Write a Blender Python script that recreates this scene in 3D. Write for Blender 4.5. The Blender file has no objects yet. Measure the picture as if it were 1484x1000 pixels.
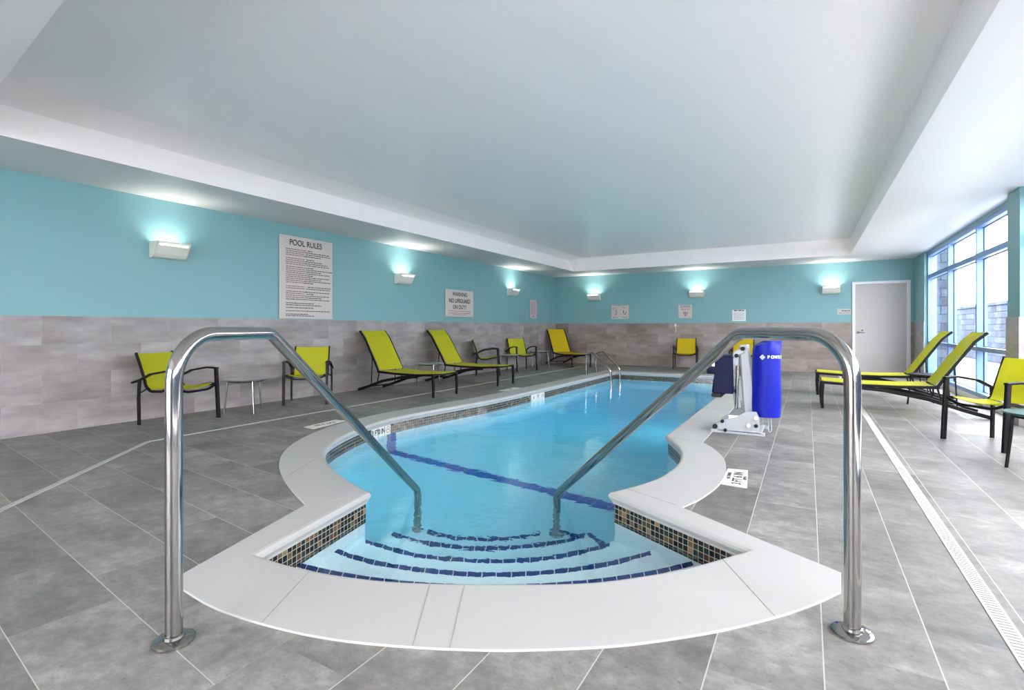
import bpy, bmesh, math, random
from mathutils import Vector, Matrix
random.seed(7)
sc = bpy.context.scene
COL = sc.collection
R = math.radians

# ------------------------------------------------------------------ camera
cam_d = bpy.data.cameras.new('camera')
cam = bpy.data.objects.new('camera', cam_d); COL.objects.link(cam)
cam.location = (0, 0, 1.10)
cam.rotation_euler = (R(90), 0, R(30.05))
cam_d.sensor_width = 36; cam_d.lens = 36 * 740 / 1484
cam_d.shift_y = -25.5 / 1484
cam_d.clip_start = 0.05; cam_d.clip_end = 300
sc.camera = cam

# ------------------------------------------------------------------ sky and exposure
sc.view_settings.view_transform = 'Standard'
sc.view_settings.look = 'None'
sc.view_settings.gamma = 1.0
sc.view_settings.use_curve_mapping = False
sc.view_settings.exposure = 1.1
world = bpy.data.worlds.new('overcast_sky'); sc.world = world
world.use_nodes = True
bg = world.node_tree.nodes['Background']
bg.inputs[0].default_value = (1.0, 0.955, 0.93, 1)
bg.inputs[1].default_value = 9.0
SCONCE_W = 1.9
POOL_FILL_W = 9.0
sc.cycles.max_bounces = 12
sc.cycles.diffuse_bounces = 6
sc.cycles.transmission_bounces = 10
sc.cycles.transparent_max_bounces = 16
sc.cycles.caustics_refractive = True
sc.cycles.caustics_reflective = False
sc.cycles.sample_clamp_indirect = 40.0
sc.cycles.blur_glossy = 0.5

# ------------------------------------------------------------------ helpers
def srgb(r, g, b):
    f = lambda c: (c / 255 / 12.92) if c / 255 <= .04045 else ((c / 255 + .055) / 1.055) ** 2.4
    return (f(r), f(g), f(b), 1)

def tag(o, label=None, cat=None, group=None, kind=None):
    if label: o['label'] = label
    if cat: o['category'] = cat
    if group: o['group'] = group
    if kind: o['kind'] = kind
    return o

def empty(name, loc=(0, 0, 0), rz=0, **k):
    o = bpy.data.objects.new(name, None); COL.objects.link(o)
    o.empty_display_size = .1
    o.location = loc; o.rotation_euler = (0, 0, rz)
    return tag(o, **k)

def link(name, bm, mat, parent=None, smooth=False, **k):
    me = bpy.data.meshes.new(name)
    bmesh.ops.recalc_face_normals(bm, faces=bm.faces[:]) if not k.pop('keep', False) else None
    bm.to_mesh(me); bm.free()
    mats = mat if isinstance(mat, (list, tuple)) else [mat]
    for m in mats: me.materials.append(m)
    o = bpy.data.objects.new(name, me); COL.objects.link(o)
    if smooth:
        for p in me.polygons: p.use_smooth = True
        try:
            me.set_sharp_from_angle(angle=R(40))
        except Exception: pass
    if parent: o.parent = parent
    return tag(o, **k)

def BM(): return bmesh.new()

def box(bm, x0, x1, y0, y1, z0, z1, bev=0, M=None, mi=0):
    b = bm if not bev else bmesh.new()
    vs = [b.verts.new(p) for p in [(x0,y0,z0),(x1,y0,z0),(x1,y1,z0),(x0,y1,z0),(x0,y0,z1),(x1,y0,z1),(x1,y1,z1),(x0,y1,z1)]]
    fs = [b.faces.new([vs[i] for i in q]) for q in [(0,3,2,1),(4,5,6,7),(0,1,5,4),(1,2,6,5),(2,3,7,6),(3,0,4,7)]]
    for f in fs: f.material_index = mi
    if bev:
        bmesh.ops.bevel(b, geom=b.edges[:], offset=bev, segments=2, affect='EDGES', profile=.6)
        if M: bmesh.ops.transform(b, matrix=M, verts=b.verts[:])
        tmp = bpy.data.meshes.new('t'); b.to_mesh(tmp); b.free(); bm.from_mesh(tmp); bpy.data.meshes.remove(tmp)
    elif M: bmesh.ops.transform(bm, matrix=M, verts=vs)
    return bm

def fillet(pts, r, n=6):
    pts = [Vector(p) for p in pts]
    if not isinstance(r, (list, tuple)): r = [r] * len(pts)
    out = [pts[0]]
    for i in range(1, len(pts) - 1):
        a, b, c = pts[i-1], pts[i], pts[i+1]
        d1 = (a - b); d2 = (c - b)
        ang = d1.angle(d2)
        if r[i] <= 0 or ang > R(178): out.append(b); continue
        L = min(r[i] / math.tan(ang / 2), d1.length * .49, d2.length * .49)
        p1 = b + d1.normalized() * L; p2 = b + d2.normalized() * L
        rr = L * math.tan(ang / 2)
        cen = b + (d1.normalized() + d2.normalized()).normalized() * (rr / math.sin(ang / 2))
        v1 = p1 - cen; v2 = p2 - cen; tot = v1.angle(v2); ax = v1.cross(v2)
        for k in range(n + 1):
            out.append(cen + Matrix.Rotation(tot * k / n, 3, ax) @ v1)
    out.append(pts[-1])
    return out

def sweep(bm, pts, w, h=None, n=12, ref=(0, 1, 0), scale=None):
    """tube (h None: round, radius w) or rectangular bar (w across ref, h the other way)"""
    pts = [Vector(p) for p in pts]
    if h is None: prof = [(w * math.cos(2*math.pi*k/n), w * math.sin(2*math.pi*k/n)) for k in range(n)]
    else:
        b = min(w, h) * .18
        prof = [(w/2-b, h/2), (-w/2+b, h/2), (-w/2, h/2-b), (-w/2, -h/2+b), (-w/2+b, -h/2), (w/2-b, -h/2), (w/2, -h/2+b), (w/2, h/2-b)]
    ref = Vector(ref); rings = []
    for i, p in enumerate(pts):
        t = (pts[min(i+1, len(pts)-1)] - pts[max(i-1, 0)]).normalized()
        e1 = ref - t * ref.dot(t)
        if e1.length < 1e-4: e1 = Vector((1, 0, 0)) - t * t.x
        e1.normalize(); e2 = t.cross(e1)
        s = scale[i] if scale else 1
        rings.append([bm.verts.new(p + e1 * (a * s) + e2 * (b_ * s)) for a, b_ in prof])
    for a, b_ in zip(rings, rings[1:]):
        for k in range(len(prof)):
            bm.faces.new([a[k], a[(k+1) % len(prof)], b_[(k+1) % len(prof)], b_[k]])
    bm.faces.new(list(reversed(rings[0]))); bm.faces.new(rings[-1])
    return bm

def lathe(bm, prof, n=24, c=(0, 0, 0)):
    rings = []
    for r, z in prof:
        if r < 1e-6: rings.append([bm.verts.new((c[0], c[1], c[2] + z))])
        else: rings.append([bm.verts.new((c[0] + r*math.cos(2*math.pi*k/n), c[1] + r*math.sin(2*math.pi*k/n), c[2] + z)) for k in range(n)])
    for a, b in zip(rings, rings[1:]):
        for k in range(n):
            q = [a[k % len(a)], a[(k+1) % len(a)], b[(k+1) % len(b)], b[k % len(b)]]
            q2 = []
            for v in q:
                if v not in q2: q2.append(v)
            if len(q2) > 2:
                try: bm.faces.new(q2)
                except ValueError: pass
    return bm

def prism(bm, poly, z0, z1):
    a = [bm.verts.new((x, y, z0)) for x, y in poly]; b = [bm.verts.new((x, y, z1)) for x, y in poly]
    bm.faces.new(list(reversed(a))); bm.faces.new(b)
    for i in range(len(poly)):
        j = (i + 1) % len(poly); bm.faces.new([a[i], a[j], b[j], b[i]])
    return bm

def copy_tree(o, parent=None):
    c = o.copy(); COL.objects.link(c)
    if parent: c.parent = parent
    for ch in list(o.children): copy_tree(ch, c)
    return c

def catmull(pts, n=6):
    pts = [Vector(p) for p in pts]; out = []
    for i in range(len(pts) - 1):
        p0 = pts[max(i-1, 0)]; p1 = pts[i]; p2 = pts[i+1]; p3 = pts[min(i+2, len(pts)-1)]
        for k in range(n):
            t = k / n
            out.append(.5 * ((2*p1) + (-p0+p2)*t + (2*p0-5*p1+4*p2-p3)*t*t + (-p0+3*p1-3*p2+p3)*t**3))
    out.append(pts[-1])
    return out

# ------------------------------------------------------------------ materials
def newmat(name):
    m = bpy.data.materials.new(name); m.use_nodes = True
    return m, m.node_tree, m.node_tree.nodes['Principled BSDF']

def mat(name, col, rough=.5, metal=0, spec=.5, noise=0, nscale=8, bump=0, bscale=60):
    m, nt, p = newmat(name)
    p.inputs['Base Color'].default_value = col
    p.inputs['Roughness'].default_value = rough
    p.inputs['Metallic'].default_value = metal
    p.inputs['Specular IOR Level'].default_value = spec
    tc = nt.nodes.new('ShaderNodeTexCoord')
    if noise:
        nz = nt.nodes.new('ShaderNodeTexNoise'); nz.inputs['Scale'].default_value = nscale; nz.inputs['Detail'].default_value = 5
        nt.links.new(tc.outputs['Object'], nz.inputs['Vector'])
        mx = nt.nodes.new('ShaderNodeMix'); mx.data_type = 'RGBA'
        mx.inputs[6].default_value = tuple(c * (1 - noise) for c in col[:3]) + (1,)
        mx.inputs[7].default_value = tuple(min(1, c * (1 + noise)) for c in col[:3]) + (1,)
        nt.links.new(nz.outputs['Fac'], mx.inputs[0]); nt.links.new(mx.outputs[2], p.inputs['Base Color'])
    if bump:
        nb = nt.nodes.new('ShaderNodeTexNoise'); nb.inputs['Scale'].default_value = bscale; nb.inputs['Detail'].default_value = 3
        nt.links.new(tc.outputs['Object'], nb.inputs['Vector'])
        bp = nt.nodes.new('ShaderNodeBump'); bp.inputs['Strength'].default_value = bump; bp.inputs['Distance'].default_value = .01
        nt.links.new(nb.outputs['Fac'], bp.inputs['Height']); nt.links.new(bp.outputs['Normal'], p.inputs['Normal'])
    return m

class NT:
    def __init__(s, nt): s.nt = nt
    def m(s, op, a, b=None, c=None):
        n = s.nt.nodes.new('ShaderNodeMath'); n.operation = op
        for i, v in enumerate((a, b, c)):
            if v is None: continue
            if isinstance(v, (int, float)): n.inputs[i].default_value = v
            else: s.nt.links.new(v, n.inputs[i])
        return n.outputs[0]
    def mix(s, f, a, b):
        n = s.nt.nodes.new('ShaderNodeMix'); n.data_type = 'RGBA'
        for i, v in ((0, f), (6, a), (7, b)):
            if isinstance(v, (int, float)): n.inputs[i].default_value = v
            elif isinstance(v, tuple): n.inputs[i].default_value = v
            else: s.nt.links.new(v, n.inputs[i])
        return n.outputs[2]
    def xyz(s, kind='Object'):
        t = s.nt.nodes.new('ShaderNodeTexCoord'); q = s.nt.nodes.new('ShaderNodeSeparateXYZ')
        s.nt.links.new(t.outputs[kind], q.inputs[0]); return q.outputs
    def comb(s, x, y, z=0.0):
        n = s.nt.nodes.new('ShaderNodeCombineXYZ')
        for i, v in enumerate((x, y, z)):
            if isinstance(v, (int, float)): n.inputs[i].default_value = v
            else: s.nt.links.new(v, n.inputs[i])
        return n.outputs[0]
    def noise(s, vec, scale, detail=4, rough=.5):
        n = s.nt.nodes.new('ShaderNodeTexNoise'); n.inputs['Scale'].default_value = scale
        n.inputs['Detail'].default_value = detail; n.inputs['Roughness'].default_value = rough
        s.nt.links.new(vec, n.inputs['Vector']); return n.outputs['Fac']
    def ramp(s, f, stops, const=False):
        n = s.nt.nodes.new('ShaderNodeValToRGB'); cr = n.color_ramp
        if const: cr.interpolation = 'CONSTANT'
        cr.elements[0].position, cr.elements[0].color = stops[0]
        cr.elements[1].position, cr.elements[1].color = stops[-1]
        for p_, c_ in stops[1:-1]:
            e = cr.elements.new(p_); e.color = c_
        s.nt.links.new(f, n.inputs[0]); return n.outputs[0]
    def tiles(s, x, y, L, h, g=.003, gc=.002, off=.5):
        """x along the tile, y across rows. returns id, long joint mask, cross joint mask"""
        yr = s.m('DIVIDE', y, h); row = s.m('FLOOR', yr); fy = s.m('SUBTRACT', yr, row)
        sh = s.m('MULTIPLY', s.m('FLOORED_MODULO', row, 2.0), off)
        ux = s.m('ADD', s.m('DIVIDE', x, L), sh); cl = s.m('FLOOR', ux); fx = s.m('SUBTRACT', ux, cl)
        ey = s.m('MULTIPLY', s.m('MINIMUM', fy, s.m('SUBTRACT', 1.0, fy)), h)
        ex = s.m('MULTIPLY', s.m('MINIMUM', fx, s.m('SUBTRACT', 1.0, fx)), L)
        wn = s.nt.nodes.new('ShaderNodeTexWhiteNoise'); wn.noise_dimensions = '3D'
        s.nt.links.new(s.comb(row, cl, 3.0), wn.inputs['Vector'])
        return wn.outputs['Value'], s.m('LESS_THAN', ey, g), s.m('LESS_THAN', ex, gc)

def floor_material():
    m, nt, p = newmat('slate_look_floor_tile'); k = NT(nt)
    X, Y, Z = k.xyz()
    # right hand deck: long side along y
    idr, lr, cr = k.tiles(k.m('SUBTRACT', Y, 2.045), k.m('SUBTRACT', X, .046), .61, .3255, .0022, .0012)
    # left hand deck: long side across, turned a few degrees
    a = R(-6.2); ca, sa = math.cos(a), math.sin(a)
    U = k.m('ADD', k.m('MULTIPLY', X, ca), k.m('MULTIPLY', Y, sa))
    V = k.m('ADD', k.m('MULTIPLY', X, -sa), k.m('MULTIPLY', Y, ca))
    idl, ll, cl = k.tiles(k.m('ADD', U, 1.6), k.m('SUBTRACT', V, .726), .61, .3255, .0017, .0012)
    side = k.m('LESS_THAN', X, -1.58)
    tid = k.m('ADD', k.m('MULTIPLY', idr, k.m('SUBTRACT', 1.0, side)), k.m('MULTIPLY', idl, side))
    lj = k.m('ADD', k.m('MULTIPLY', lr, k.m('SUBTRACT', 1.0, side)), k.m('MULTIPLY', ll, side))
    cj = k.m('ADD', k.m('MULTIPLY', cr, k.m('SUBTRACT', 1.0, side)), k.m('MULTIPLY', cl, side))
    sh = k.m('MULTIPLY', tid, 7.0)
    vec = k.comb(k.m('ADD', k.m('MULTIPLY', X, 1.1), sh), k.m('ADD', k.m('MULTIPLY', Y, 1.35), sh), sh)
    n1 = k.noise(vec, 1.6, 9, .68); n2 = k.noise(vec, 9.0, 10, .78); n3 = k.noise(vec, 34.0, 3, .6)
    v = k.m('ADD', k.m('MULTIPLY', n1, .5), k.m('MULTIPLY', n2, .5))
    v = k.m('ADD', v, k.m('MULTIPLY', k.m('SUBTRACT', tid, .5), .07))
    c = k.ramp(v, [(.35, srgb(88, 85, 82)), (.46, srgb(113, 110, 106)), (.54, srgb(130, 127, 122)), (.66, srgb(164, 160, 154))])
    pits = k.m('LESS_THAN', n3, .33)
    c = k.mix(k.m('MULTIPLY', pits, .35), c, srgb(60, 58, 58))
    c = k.mix(k.m('MULTIPLY', cj, .55), c, srgb(118, 114, 111))
    c = k.mix(k.m('MULTIPLY', lj, .9), c, srgb(186, 178, 170))
    nt.links.new(c, p.inputs['Base Color'])
    nt.links.new(k.m('ADD', .34, k.m('MULTIPLY', n2, .25)), p.inputs['Roughness'])
    p.inputs['Specular IOR Level'].default_value = .35
    bp = nt.nodes.new('ShaderNodeBump'); bp.inputs['Strength'].default_value = .6; bp.inputs['Distance'].default_value = .005
    nt.links.new(k.m('SUBTRACT', k.m('ADD', n1, k.m('MULTIPLY', n2, .6)), lj), bp.inputs['Height'])
    nt.links.new(bp.outputs['Normal'], p.inputs['Normal'])
    return m

def wainscot_material(axis):
    m, nt, p = newmat('grey_stone_wall_tile'); k = NT(nt)
    X, Y, Z = k.xyz(); A = X if axis == 'x' else Y
    tid, lj, cj = k.tiles(A, k.m('SUBTRACT', Z, .003), .61, .3045, .0014, .0014)
    vec = k.comb(A, k.m('MULTIPLY', Z, 3.0), k.m('MULTIPLY', tid, 5.0))
    n1 = k.noise(vec, 1.8, 6, .6)
    v = k.m('ADD', n1, k.m('MULTIPLY', k.m('SUBTRACT', tid, .5), .22))
    c = k.ramp(v, [(.3, srgb(128, 114, 106)), (.5, srgb(146, 133, 126)), (.75, srgb(168, 157, 151))] if axis == 'x' else [(.3, srgb(134, 126, 125)), (.5, srgb(152, 145, 144)), (.75, srgb(176, 170, 169))])
    c = k.mix(k.m('MULTIPLY', k.m('MAXIMUM', lj, cj), .35), c, srgb(182, 176, 172))
    nt.links.new(c, p.inputs['Base Color']); p.inputs['Roughness'].default_value = .33
    p.inputs['Specular IOR Level'].default_value = .4
    return m

def mosaic_material():
    m, nt, p = newmat('glass_mosaic'); k = NT(nt)
    t = nt.nodes.new('ShaderNodeUVMap'); q = nt.nodes.new('ShaderNodeSeparateXYZ'); nt.links.new(t.outputs[0], q.inputs[0])
    tid, lj, cj = k.tiles(q.outputs[0], q.outputs[1], .0350, .0345, .0020, .0020, 0)
    c = k.ramp(tid, [(0, srgb(28, 24, 22)), (.25, srgb(70, 52, 34)), (.42, srgb(20, 30, 34)), (.66, srgb(96, 76, 48)), (.76, srgb(40, 46, 42)), (.90, srgb(128, 110, 78)), (.93, srgb(30, 26, 26))], True)
    c = k.mix(k.m('MAXIMUM', lj, cj), c, srgb(158, 150, 134))
    nt.links.new(c, p.inputs['Base Color'])
    nt.links.new(k.m('ADD', .12, k.m('MULTIPLY', k.m('MAXIMUM', lj, cj), .6)), p.inputs['Roughness'])
    return m

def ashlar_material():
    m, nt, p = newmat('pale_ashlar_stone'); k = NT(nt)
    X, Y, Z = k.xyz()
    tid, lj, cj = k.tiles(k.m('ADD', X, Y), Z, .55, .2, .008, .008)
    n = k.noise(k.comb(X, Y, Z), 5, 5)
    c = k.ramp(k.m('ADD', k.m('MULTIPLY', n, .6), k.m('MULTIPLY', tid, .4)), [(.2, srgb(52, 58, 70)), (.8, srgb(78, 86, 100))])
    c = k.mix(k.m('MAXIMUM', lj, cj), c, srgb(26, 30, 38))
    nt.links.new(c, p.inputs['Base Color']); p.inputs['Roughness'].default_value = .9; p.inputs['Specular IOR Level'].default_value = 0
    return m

def sling_material(name, col):
    m, nt, p = newmat(name); k = NT(nt)
    X, Y, Z = k.xyz()
    w = k.m('MULTIPLY', k.m('SINE', k.m('MULTIPLY', Y, 900.0)), .5)
    c = k.mix(k.m('ADD', .5, k.m('MULTIPLY', w, .3)), tuple(q * .88 for q in col[:3]) + (1,), col)
    nt.links.new(c, p.inputs['Base Color']); p.inputs['Roughness'].default_value = .6
    tr = nt.nodes.new('ShaderNodeBsdfTranslucent'); nt.links.new(c, tr.inputs[0])
    tp = nt.nodes.new('ShaderNodeBsdfTransparent')
    m1 = nt.nodes.new('ShaderNodeMixShader'); m1.inputs[0].default_value = .3
    m2 = nt.nodes.new('ShaderNodeMixShader'); m2.inputs[0].default_value = .07
    out = nt.nodes['Material Output']
    nt.links.new(p.outputs[0], m1.inputs[1]); nt.links.new(tr.outputs[0], m1.inputs[2])
    nt.links.new(m1.outputs[0], m2.inputs[1]); nt.links.new(tp.outputs[0], m2.inputs[2])
    nt.links.new(m2.outputs[0], out.inputs[0])
    return m

def water_material():
    m, nt, p = newmat('pool_water'); k = NT(nt)
    X, Y, Z = k.xyz()
    p.inputs['Base Color'].default_value = (1, 1, 1, 1)
    p.inputs['Roughness'].default_value = .0
    p.inputs['Transmission Weight'].default_value = 1
    p.inputs['IOR'].default_value = 1.333
    n1 = k.noise(k.comb(X, Y, 0.0), 3.2, 2, .5)
    n2 = k.noise(k.comb(X, k.m('MULTIPLY', Y, 1.3), 4.0), 11.0, 2, .55)
    bp = nt.nodes.new('ShaderNodeBump'); bp.inputs['Strength'].default_value = .35; bp.inputs['Distance'].default_value = .02
    nt.links.new(k.m('ADD', k.m('MULTIPLY', n1, 1.0), k.m('MULTIPLY', n2, .36)), bp.inputs['Height'])
    nt.links.new(bp.outputs['Normal'], p.inputs['Normal'])
    va = nt.nodes.new('ShaderNodeVolumeAbsorption')
    va.inputs['Color'].default_value = (.08, .81, .97, 1); va.inputs['Density'].default_value = .60
    nt.links.new(va.outputs[0], nt.nodes['Material Output'].inputs['Volume'])
    return m

M = dict(
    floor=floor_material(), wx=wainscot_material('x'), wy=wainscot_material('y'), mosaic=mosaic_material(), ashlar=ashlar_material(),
    teal=mat('teal_wall_paint', srgb(124, 170, 174), .42, noise=.02, nscale=1.5),
    ceil=mat('ceiling_paint', srgb(253, 246, 243), .36, noise=.01, nscale=1),
    soffit=mat('soffit_paint', srgb(230, 226, 224), .5),
    coping=mat('white_cast_coping', srgb(180, 177, 173), .38, noise=.015, nscale=5, bump=.06, bscale=90),
    joint=mat('coping_joint', srgb(160, 154, 148), .7),
    plaster=mat('pool_plaster', srgb(240, 246, 246), .7, noise=.02, nscale=3),
    bluetile=mat('cobalt_tile', srgb(20, 52, 118), .25, noise=.25, nscale=40),
    bluestrip=mat('blue_floor_tile', srgb(30, 84, 178), .3, noise=.15, nscale=30),
    water=water_material(),
    steel=mat('polished_steel', (.38, .365, .35, 1), .10, 1),
    brushed=mat('brushed_aluminium', (.70, .70, .70, 1), .32, 1),
    black=mat('black_powder_coat', srgb(12, 11, 12), .45, spec=.25),
    lime=sling_material('lime_sling', srgb(208, 206, 26)),
    yellow=sling_material('yellow_sling', srgb(236, 206, 8)),  # lime sling again, with the yellow of warm light put into its colour
    white=mat('white_paint', srgb(232, 232, 232), .35),
    liftwhite=mat('lift_white_powder_coat', srgb(176, 178, 182), .4),
    sconce=mat('sconce_white', srgb(226, 224, 214), .4),
    lens=mat('frosted_glass', srgb(240, 240, 236), .4),
    door=mat('door_paint', srgb(192, 187, 184), .45),
    alu=mat('window_aluminium', srgb(112, 146, 196), .35, .0),  # blue of the sky light is put into the frame colour
    navy=mat('navy_plastic', srgb(6, 10, 52), .5, spec=.2),
    royal=mat('royal_blue_cover', srgb(6, 26, 158), .45, spec=.3),
    logo=mat('logo_white', srgb(235, 238, 245), .5),
    paper=mat('sign_board', srgb(206, 196, 190), .5),
    paperw=mat('white_sign_board', srgb(230, 232, 232), .5),
    pink=mat('pinkish_notice', srgb(206, 182, 190), .5),
    ink=mat('dark_ink', srgb(48, 40, 38), .6),
    red=mat('reddish_ink', srgb(140, 84, 84), .6),
    grille=mat('drain_white', srgb(190, 188, 183), .5),
    slot=mat('drain_slot', srgb(120, 118, 114), .8),
    ctile=mat('ceramic_marker', srgb(224, 222, 214), .3),
    rubber=mat('black_rubber', srgb(18, 18, 18), .7),
    pave=mat('outdoor_paving', srgb(204, 204, 200), .9, noise=.1, spec=0),
    bark=mat('grey_bark', srgb(112, 98, 98), .8),
    lampteal=mat('teal_enamel', srgb(24, 70, 70), .4),
)
gm, gnt, gp = newmat('window_glass')
gt = gnt.nodes.new('ShaderNodeBsdfTransparent'); gt.inputs[0].default_value = (.93, .96, 1, 1)
gg = gnt.nodes.new('ShaderNodeBsdfGlossy'); gg.inputs['Roughness'].default_value = .02
gw = gnt.nodes.new('ShaderNodeLayerWeight'); gk = NT(gnt)
gfo = gk.m('ADD', .04, gk.m('MULTIPLY', gk.m('POWER', gw.outputs['Facing'], 5.0), .35))
gx = gnt.nodes.new('ShaderNodeMixShader')
gnt.links.new(gfo, gx.inputs[0]); gnt.links.new(gt.outputs[0], gx.inputs[1]); gnt.links.new(gg.outputs[0], gx.inputs[2])
gnt.links.new(gx.outputs[0], gnt.nodes['Material Output'].inputs[0])
M['glass'] = gm

# ------------------------------------------------------------------ pool outline
def V2(l): return [Vector((x, y)) for x, y in l]
XL, YB = -6.87, 14.6
XR = 2.10
YN = -3.6
IN_FRONT = catmull(V2([(-2.319, 1.49), (-2.02, 1.505), (-1.70, 1.575), (-1.442, 1.675), (-1.082, 1.87), (-.812, 2.04), (-.625, 2.212), (-.437, 2.43), (-.212, 2.776)]), 5)
IN_R = catmull(V2([(-1.109, 3.269), (-1.0, 3.50), (-.912, 3.78), (-.878, 4.11), (-.90, 4.44), (-.99, 4.78), (-1.222, 5.264)]), 6)
IN_R2 = V2([(-1.215, 12.2)])
IN_L = V2([(-4.11, 12.2), (-4.11, 8.0)]) + catmull(V2([(-4.115, 7.2), (-4.16, 6.4), (-4.28, 5.5), (-4.345, 4.9), (-4.34, 4.5), (-4.27, 4.12), (-4.13, 3.73), (-3.93, 3.34), (-3.70, 3.06), (-3.45, 2.86), (-3.15, 2.69), (-2.83, 2.55), (-2.534, 2.444)]), 5)
inner = IN_FRONT + IN_R + IN_R2 + IN_L        # counter clockwise from the front left corner
OUT_FRONT = catmull(V2([(-2.33, 1.165), (-2.069, 1.145), (-1.889, 1.152), (-1.747, 1.170), (-1.585, 1.200), (-1.398, 1.252), (-1.166, 1.346), (-.951, 1.452), (-.789, 1.548), (-.592, 1.682), (-.437, 1.812), (-.26, 1.985), (-.091, 2.185), (.023, 2.345), (.118, 2.508)]), 3)
OUT_R = V2([(.128, 2.704), (-.058, 2.82), (-.661, 3.2)]) + catmull(V2([(-.60, 3.38), (-.556, 3.604), (-.528, 3.865), (-.536, 4.156), (-.60, 4.55), (-.72, 4.87), (-.866, 5.12)]), 6) + V2([(-.866, 12.55), (-4.46, 12.55), (-4.46, 8.0)])
OUT_L = catmull(V2([(-4.455, 7.3), (-4.49, 6.5), (-4.61, 5.5), (-4.675, 4.9), (-4.66, 4.45), (-4.59, 4.0), (-4.45, 3.6), (-4.27, 3.25), (-4.0, 2.9), (-3.68, 2.62), (-3.35, 2.41), (-3.0, 2.23), (-2.678, 2.089)]), 5) + V2([(-2.396, 1.223)])
outer = OUT_FRONT + OUT_R + OUT_L

def offset(loop, d):
    n = len(loop); out = []
    for i in range(n):
        a, b, c = loop[i-1], loop[i], loop[(i+1) % n]
        e1 = (b - a).normalized(); e2 = (c - b).normalized()
        n1 = Vector((-e1.y, e1.x)); n2 = Vector((-e2.y, e2.x))
        m_ = (n1 + n2); m_.normalize()
        out.append(b + m_ * (d / max(.45, m_.dot(n1))))
    return out      # d>0 : to the inside (ccw loop)

def loft(bm, loops, uv=None):
    rings = [[bm.verts.new((p.x, p.y, z)) for p in lp] for lp, z in loops]
    n = len(rings[0]); fs = []
    for a, b in zip(rings, rings[1:]):
        for i in range(n):
            j = (i + 1) % n; fs.append(bm.faces.new([a[i], a[j], b[j], b[i]]))
    return rings, fs

ZW = -.17
# ------------------------------------------------------------------ setting: floor
bm = BM()
room = V2([(XL - .1, YN), (2.35, YN), (2.35, YB + .1), (XL - .1, YB + .1)])
ol = offset(outer, .02)
def loop_edges(bm, pts, z):
    vs = [bm.verts.new((p.x, p.y, z)) for p in pts]
    return [bm.edges.new((vs[i], vs[(i+1) % len(vs)])) for i in range(len(vs))]
ed = loop_edges(bm, room, 0) + loop_edges(bm, ol, 0)
bmesh.ops.triangle_fill(bm, edges=ed, use_beauty=True)
for f in bm.faces:
    if f.normal.z < 0: f.normal_flip()
link('floor', bm, M['floor'], kind='structure', keep=True)

# pool
pool = empty('swimming_pool', (0, 0, 0), label='long indoor pool with fan shaped entry steps and white coping', cat='swimming pool')
bm = BM()
ed = loop_edges(bm, outer, .008) + loop_edges(bm, inner, .008)
bmesh.ops.triangle_fill(bm, edges=ed, use_beauty=True)
bmesh.ops.remove_doubles(bm, verts=bm.verts[:], dist=1e-5)
for f in bm.faces:
    if f.normal.z < 0: f.normal_flip()
loft(bm, [(outer, .008), (offset(outer, -.002), .006), (offset(outer, -.002), -.03)])
loft(bm, [(inner, .008), (offset(inner, .016), .004), (offset(inner, .026), -.008), (offset(inner, .028), -.024), (offset(inner, .02), -.04), (offset(inner, .012), -.048), (offset(inner, .008), -.066), (offset(inner, -.02), -.066)])
bmesh.ops.remove_doubles(bm, verts=bm.verts[:], dist=1e-5)
link('coping', bm, M['coping'], pool)
JN = [((-1.747, 1.173), (-1.926, 1.516)), ((-1.171, 1.345), (-1.385, 1.70)), ((-1.054, 1.40), (-1.255, 1.77)), ((-.107, 2.17), (-.345, 2.58)), ((-3.314, 2.43), (-3.594, 2.97)), ((-.866, 5.12), (-1.18, 5.19)), ((-2.60, 2.2), (-2.5, 2.46)), ((-.70, 3.22), (-1.06, 3.38))]
JN += [((-4.455, y), (-4.13, y)) for y in (7.4, 8.3, 9.2, 10.1, 11.0, 11.9)] + [((-.87, y), (-1.2, y)) for y in (6.2, 7.3, 8.4, 9.5, 10.6, 11.7)]
for a, b in JN:
    bm = BM(); a = Vector((*a, .0086)); b = Vector((*b, .0086)); sweep(bm, [a, b], .004, .002, ref=(b - a).cross(Vector((0, 0, 1))))
    link('coping_joint', bm, M['joint'], pool)
# mosaic band
bm = BM(); uvl = bm.loops.layers.uv.new('UVMap')
zt, zb = -.06, -.232
acc = [0.0]
for i in range(len(inner)): acc.append(acc[-1] + (inner[(i+1) % len(inner)] - inner[i]).length)
for i in range(len(inner)):
    a = inner[i]; b = inner[(i+1) % len(inner)]
    f = bm.faces.new([bm.verts.new((a.x, a.y, zb)), bm.verts.new((b.x, b.y, zb)), bm.verts.new((b.x, b.y, zt)), bm.verts.new((a.x, a.y, zt))])
    for lp, (u, v) in zip(f.loops, ((acc[i], 0), (acc[i+1], 0), (acc[i+1], zt - zb), (acc[i], zt - zb))): lp[uvl].uv = (u, v + .0015)
link('mosaic_band', bm, M['mosaic'], pool, keep=True)
# walls and floor of the basin
bm = BM(); loft(bm, [(offset(inner, -.003), -.05), (offset(inner, -.003), -1.95)])
link('basin_wall', bm, M['plaster'], pool)
bm = BM()
prof = [(0, -1.07), (5.9, -1.07), (6.9, -1.42), (8.6, -1.80), (13, -1.85)]
for (y0, z0), (y1, z1) in zip(prof, prof[1:]):
    bm.faces.new([bm.verts.new(p) for p in [(-5, y0, z0), (.3, y0, z0), (.3, y1, z1), (-5, y1, z1)]])
bmesh.ops.remove_doubles(bm, verts=bm.verts[:], dist=1e-5)
link('basin_floor', bm, M['plaster'], pool)
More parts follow.
